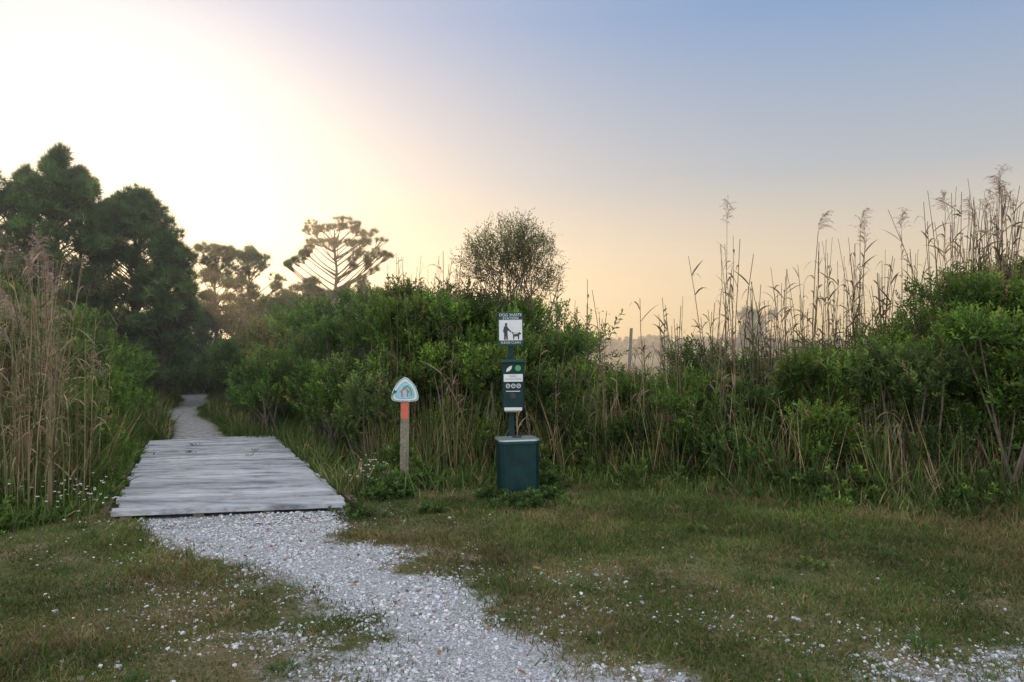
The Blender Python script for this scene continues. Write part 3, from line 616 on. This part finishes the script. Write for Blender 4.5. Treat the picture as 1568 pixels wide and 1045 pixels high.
box('dispenser_lid',(.03,-.093,1.463),(.265,.155,.035),M_green2,st,.008)
box('dispenser_label',(.035,-.1525,1.275),(.215,.004,.085),M_white,st,0)
text('BAGS',.03,(.035,-.1555,1.295),M_gink,st); text('PULL DOWN - TEAR OFF',.0165,(.035,-.1555,1.262),M_black,st)
pl2('leaf_symbol',[(0,0),(.03,.005),(.06,.03),(.07,.07),(.04,.06),(.01,.035)],M_white,-.155,1,(-.045,1.345))
def disc(name,cx,cz,r,y,mat,ri=0):
    a=np.linspace(0,2*math.pi,25)[:-1]
    if ri==0: return plate(name,[(cx+r*math.cos(t),cz+r*math.sin(t)) for t in a],y,y+.003,mat,st)
    V=[(cx+q*math.cos(t),y,cz+q*math.sin(t)) for q in(ri,r) for t in a]; n=24
    return mesh_obj(name,V,[[i,(i+1)%n,(i+1)%n+n,i+n] for i in range(n)],mat,st)
disc('green_badge',.09,1.385,.034,-.1555,M_gink)
for i in range(3):
    disc('instruction_ring',-.025+i*.06,1.185,.025,-.1545,M_white,.018); bar('ring_mark',(-.036+i*.06,1.18),(-.014+i*.06,1.192),.007,M_white,st,-.1565)
disc('bag_slot',.03,1.075,.035,-.1555,M_black); bar('lower_text',(-.05,1.125),(.11,1.125),.008,M_white,st,-.155)
box('dispenser_bottom_strip',(.03,-.1525,.925),(.2,.004,.035),M_white,st,0)
box('bracket',(.02,-.06,.895),(.18,.09,.02),M_metal,st,.002)
bn=bpy.data.objects.new('bin',None); scene.collection.objects.link(bn); bn.parent=st; bn.location=(.075,-.26,0); bn.rotation_euler=(0,0,math.radians(14))
def prism(name,w,dp,ch,z0,z1,taper,mat,par,bev=.004):
    pts=[(w-ch,-dp),(w,-dp+ch),(w,dp-ch),(w-ch,dp),(-w+ch,dp),(-w,dp-ch),(-w,-dp+ch),(-w+ch,-dp)]; n=8
    V=[(p[0]*taper,p[1]*taper,z0) for p in pts]+[(p[0],p[1],z1) for p in pts]
    return mesh_obj(name,V,[list(range(n-1,-1,-1)),list(range(n,2*n))]+[[i,(i+1)%n,(i+1)%n+n,i+n] for i in range(n)],mat,par,bev)
prism('bin_body',.215,.19,.04,.02,.565,.97,M_green,bn); prism('bin_rim',.225,.200,.045,.565,.592,1,M_green2,bn); 
prism('bin_lid',.220,.195,.045,.594,.614,1.05,M_metal,bn,.006); prism('lid_handle',.05,.02,.008,.614,.636,1,M_black,bn,.003)
prism('bin_base',.19,.16,.04,0,.02,1,M_black,bn,0)

A=Acc(); d=30; x0=PX(963,d); tubes(A,np.array([[[x0,d,0],[x0+.03,d,1.2],[x0+.1,d,PZ(503,d)]]]),np.array([[.07,.065,.06]]),np.array([.13,.12,.11]),8); A.make('wooden_pole',M_bark)

# ---------------- mist
bpy.ops.mesh.primitive_cube_add(size=1,location=(0,55,4.6)); v=bpy.context.object; v.scale=(150,88,9.4); v.name='morning_mist'
m,nt,N,K=newmat('mist'); o=N.new('ShaderNodeOutputMaterial'); s=N.new('ShaderNodeVolumeScatter'); s.inputs['Density'].default_value=.008; s.inputs['Anisotropy'].default_value=.65; s.inputs['Color'].default_value=(1,.96,.88,1); K.new(s.outputs[0],o.inputs['Volume']); v.data.materials.append(m)

# ---------------- world, sun
SAZ=math.radians(-26); SEL=math.radians(7)
sv=Vector((math.sin(SAZ)*math.cos(SEL),math.cos(SAZ)*math.cos(SEL),math.sin(SEL)))
w=bpy.data.worlds.new('World'); scene.world=w; w.use_nodes=True; nt=w.node_tree; N=nt.nodes; K=nt.links; N.clear()
o=N.new('ShaderNodeOutputWorld'); bg=N.new('ShaderNodeBackground'); K.new(bg.outputs[0],o.inputs[0]); bg.inputs[1].default_value=1.0
sk=N.new('ShaderNodeTexSky'); sk.sky_type='NISHITA'; sk.sun_disc=False; sk.sun_elevation=SEL; sk.sun_rotation=SAZ; sk.dust_density=1
tc=N.new('ShaderNodeTexCoord'); sx_=N.new('ShaderNodeSeparateXYZ'); K.new(tc.outputs['Generated'],sx_.inputs[0])
base_=ramp(sx_.outputs[2],[(0,(1.0,.70,.31)),(.05,(1.0,.73,.36)),(.12,(.82,.67,.46)),(.22,(.48,.51,.54)),(.40,(.24,.37,.60)),(.6,(.28,.42,.68)),(.85,(1,1,1)),(1,(1,1,1))]).outputs[0]  # white stops near the zenith are added fill light, out of view
dt=N.new('ShaderNodeVectorMath'); dt.operation='DOT_PRODUCT'; K.new(tc.outputs['Generated'],dt.inputs[0]); g_=Vector((sv.x-.07,sv.y,sv.z+.02)).normalized(); dt.inputs[1].default_value=g_
mx=N.new('ShaderNodeMath'); mx.operation='MAXIMUM'; mx.inputs[1].default_value=0; K.new(dt.outputs['Value'],mx.inputs[0])
def glow(pw,c):
    a=N.new('ShaderNodeMath'); a.operation='POWER'; a.inputs[1].default_value=pw; K.new(mx.outputs[0],a.inputs[0])
    s=N.new('ShaderNodeVectorMath'); s.operation='SCALE'; s.inputs[0].default_value=c; K.new(a.outputs[0],s.inputs['Scale']); return s.outputs[0]
def add(a,b):
    s=N.new('ShaderNodeVectorMath'); s.operation='ADD'; K.new(a,s.inputs[0]); K.new(b,s.inputs[1]); return s.outputs[0]
sn=N.new('ShaderNodeVectorMath'); sn.operation='SCALE'; sn.inputs['Scale'].default_value=.003; K.new(sk.outputs[0],sn.inputs[0])
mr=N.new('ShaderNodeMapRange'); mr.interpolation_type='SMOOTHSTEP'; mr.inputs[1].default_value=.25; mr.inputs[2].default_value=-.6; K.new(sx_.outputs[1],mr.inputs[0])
wb=N.new('ShaderNodeVectorMath'); wb.operation='SCALE'; wb.inputs[0].default_value=(1.35,1.35,1.36); K.new(mr.outputs[0],wb.inputs['Scale'])  # added fill: extra sky brightness behind the camera to lift the foliage
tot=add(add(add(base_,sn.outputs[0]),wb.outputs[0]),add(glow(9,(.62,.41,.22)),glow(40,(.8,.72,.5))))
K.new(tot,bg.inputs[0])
sl=bpy.data.lights.new('sun','SUN'); sl.energy=3.2; sl.angle=math.radians(.6); sl.color=(1,.64,.32); so=bpy.data.objects.new('sun',sl); scene.collection.objects.link(so); so.rotation_euler=sv.to_track_quat('Z','Y').to_euler()

# ---------------- camera
cam=bpy.data.cameras.new('camera'); cam.lens=FPX/1568*36; cam.sensor_width=36; cam.clip_end=3000; cam.clip_start=.05
co=bpy.data.objects.new('camera',cam); scene.collection.objects.link(co); co.location=(0,0,CH); co.rotation_euler=(math.radians(90)+math.atan((HY-522.5)/FPX),0,0); scene.camera=co
scene.view_settings.view_transform='Standard'; scene.view_settings.look='None'; scene.view_settings.exposure=0
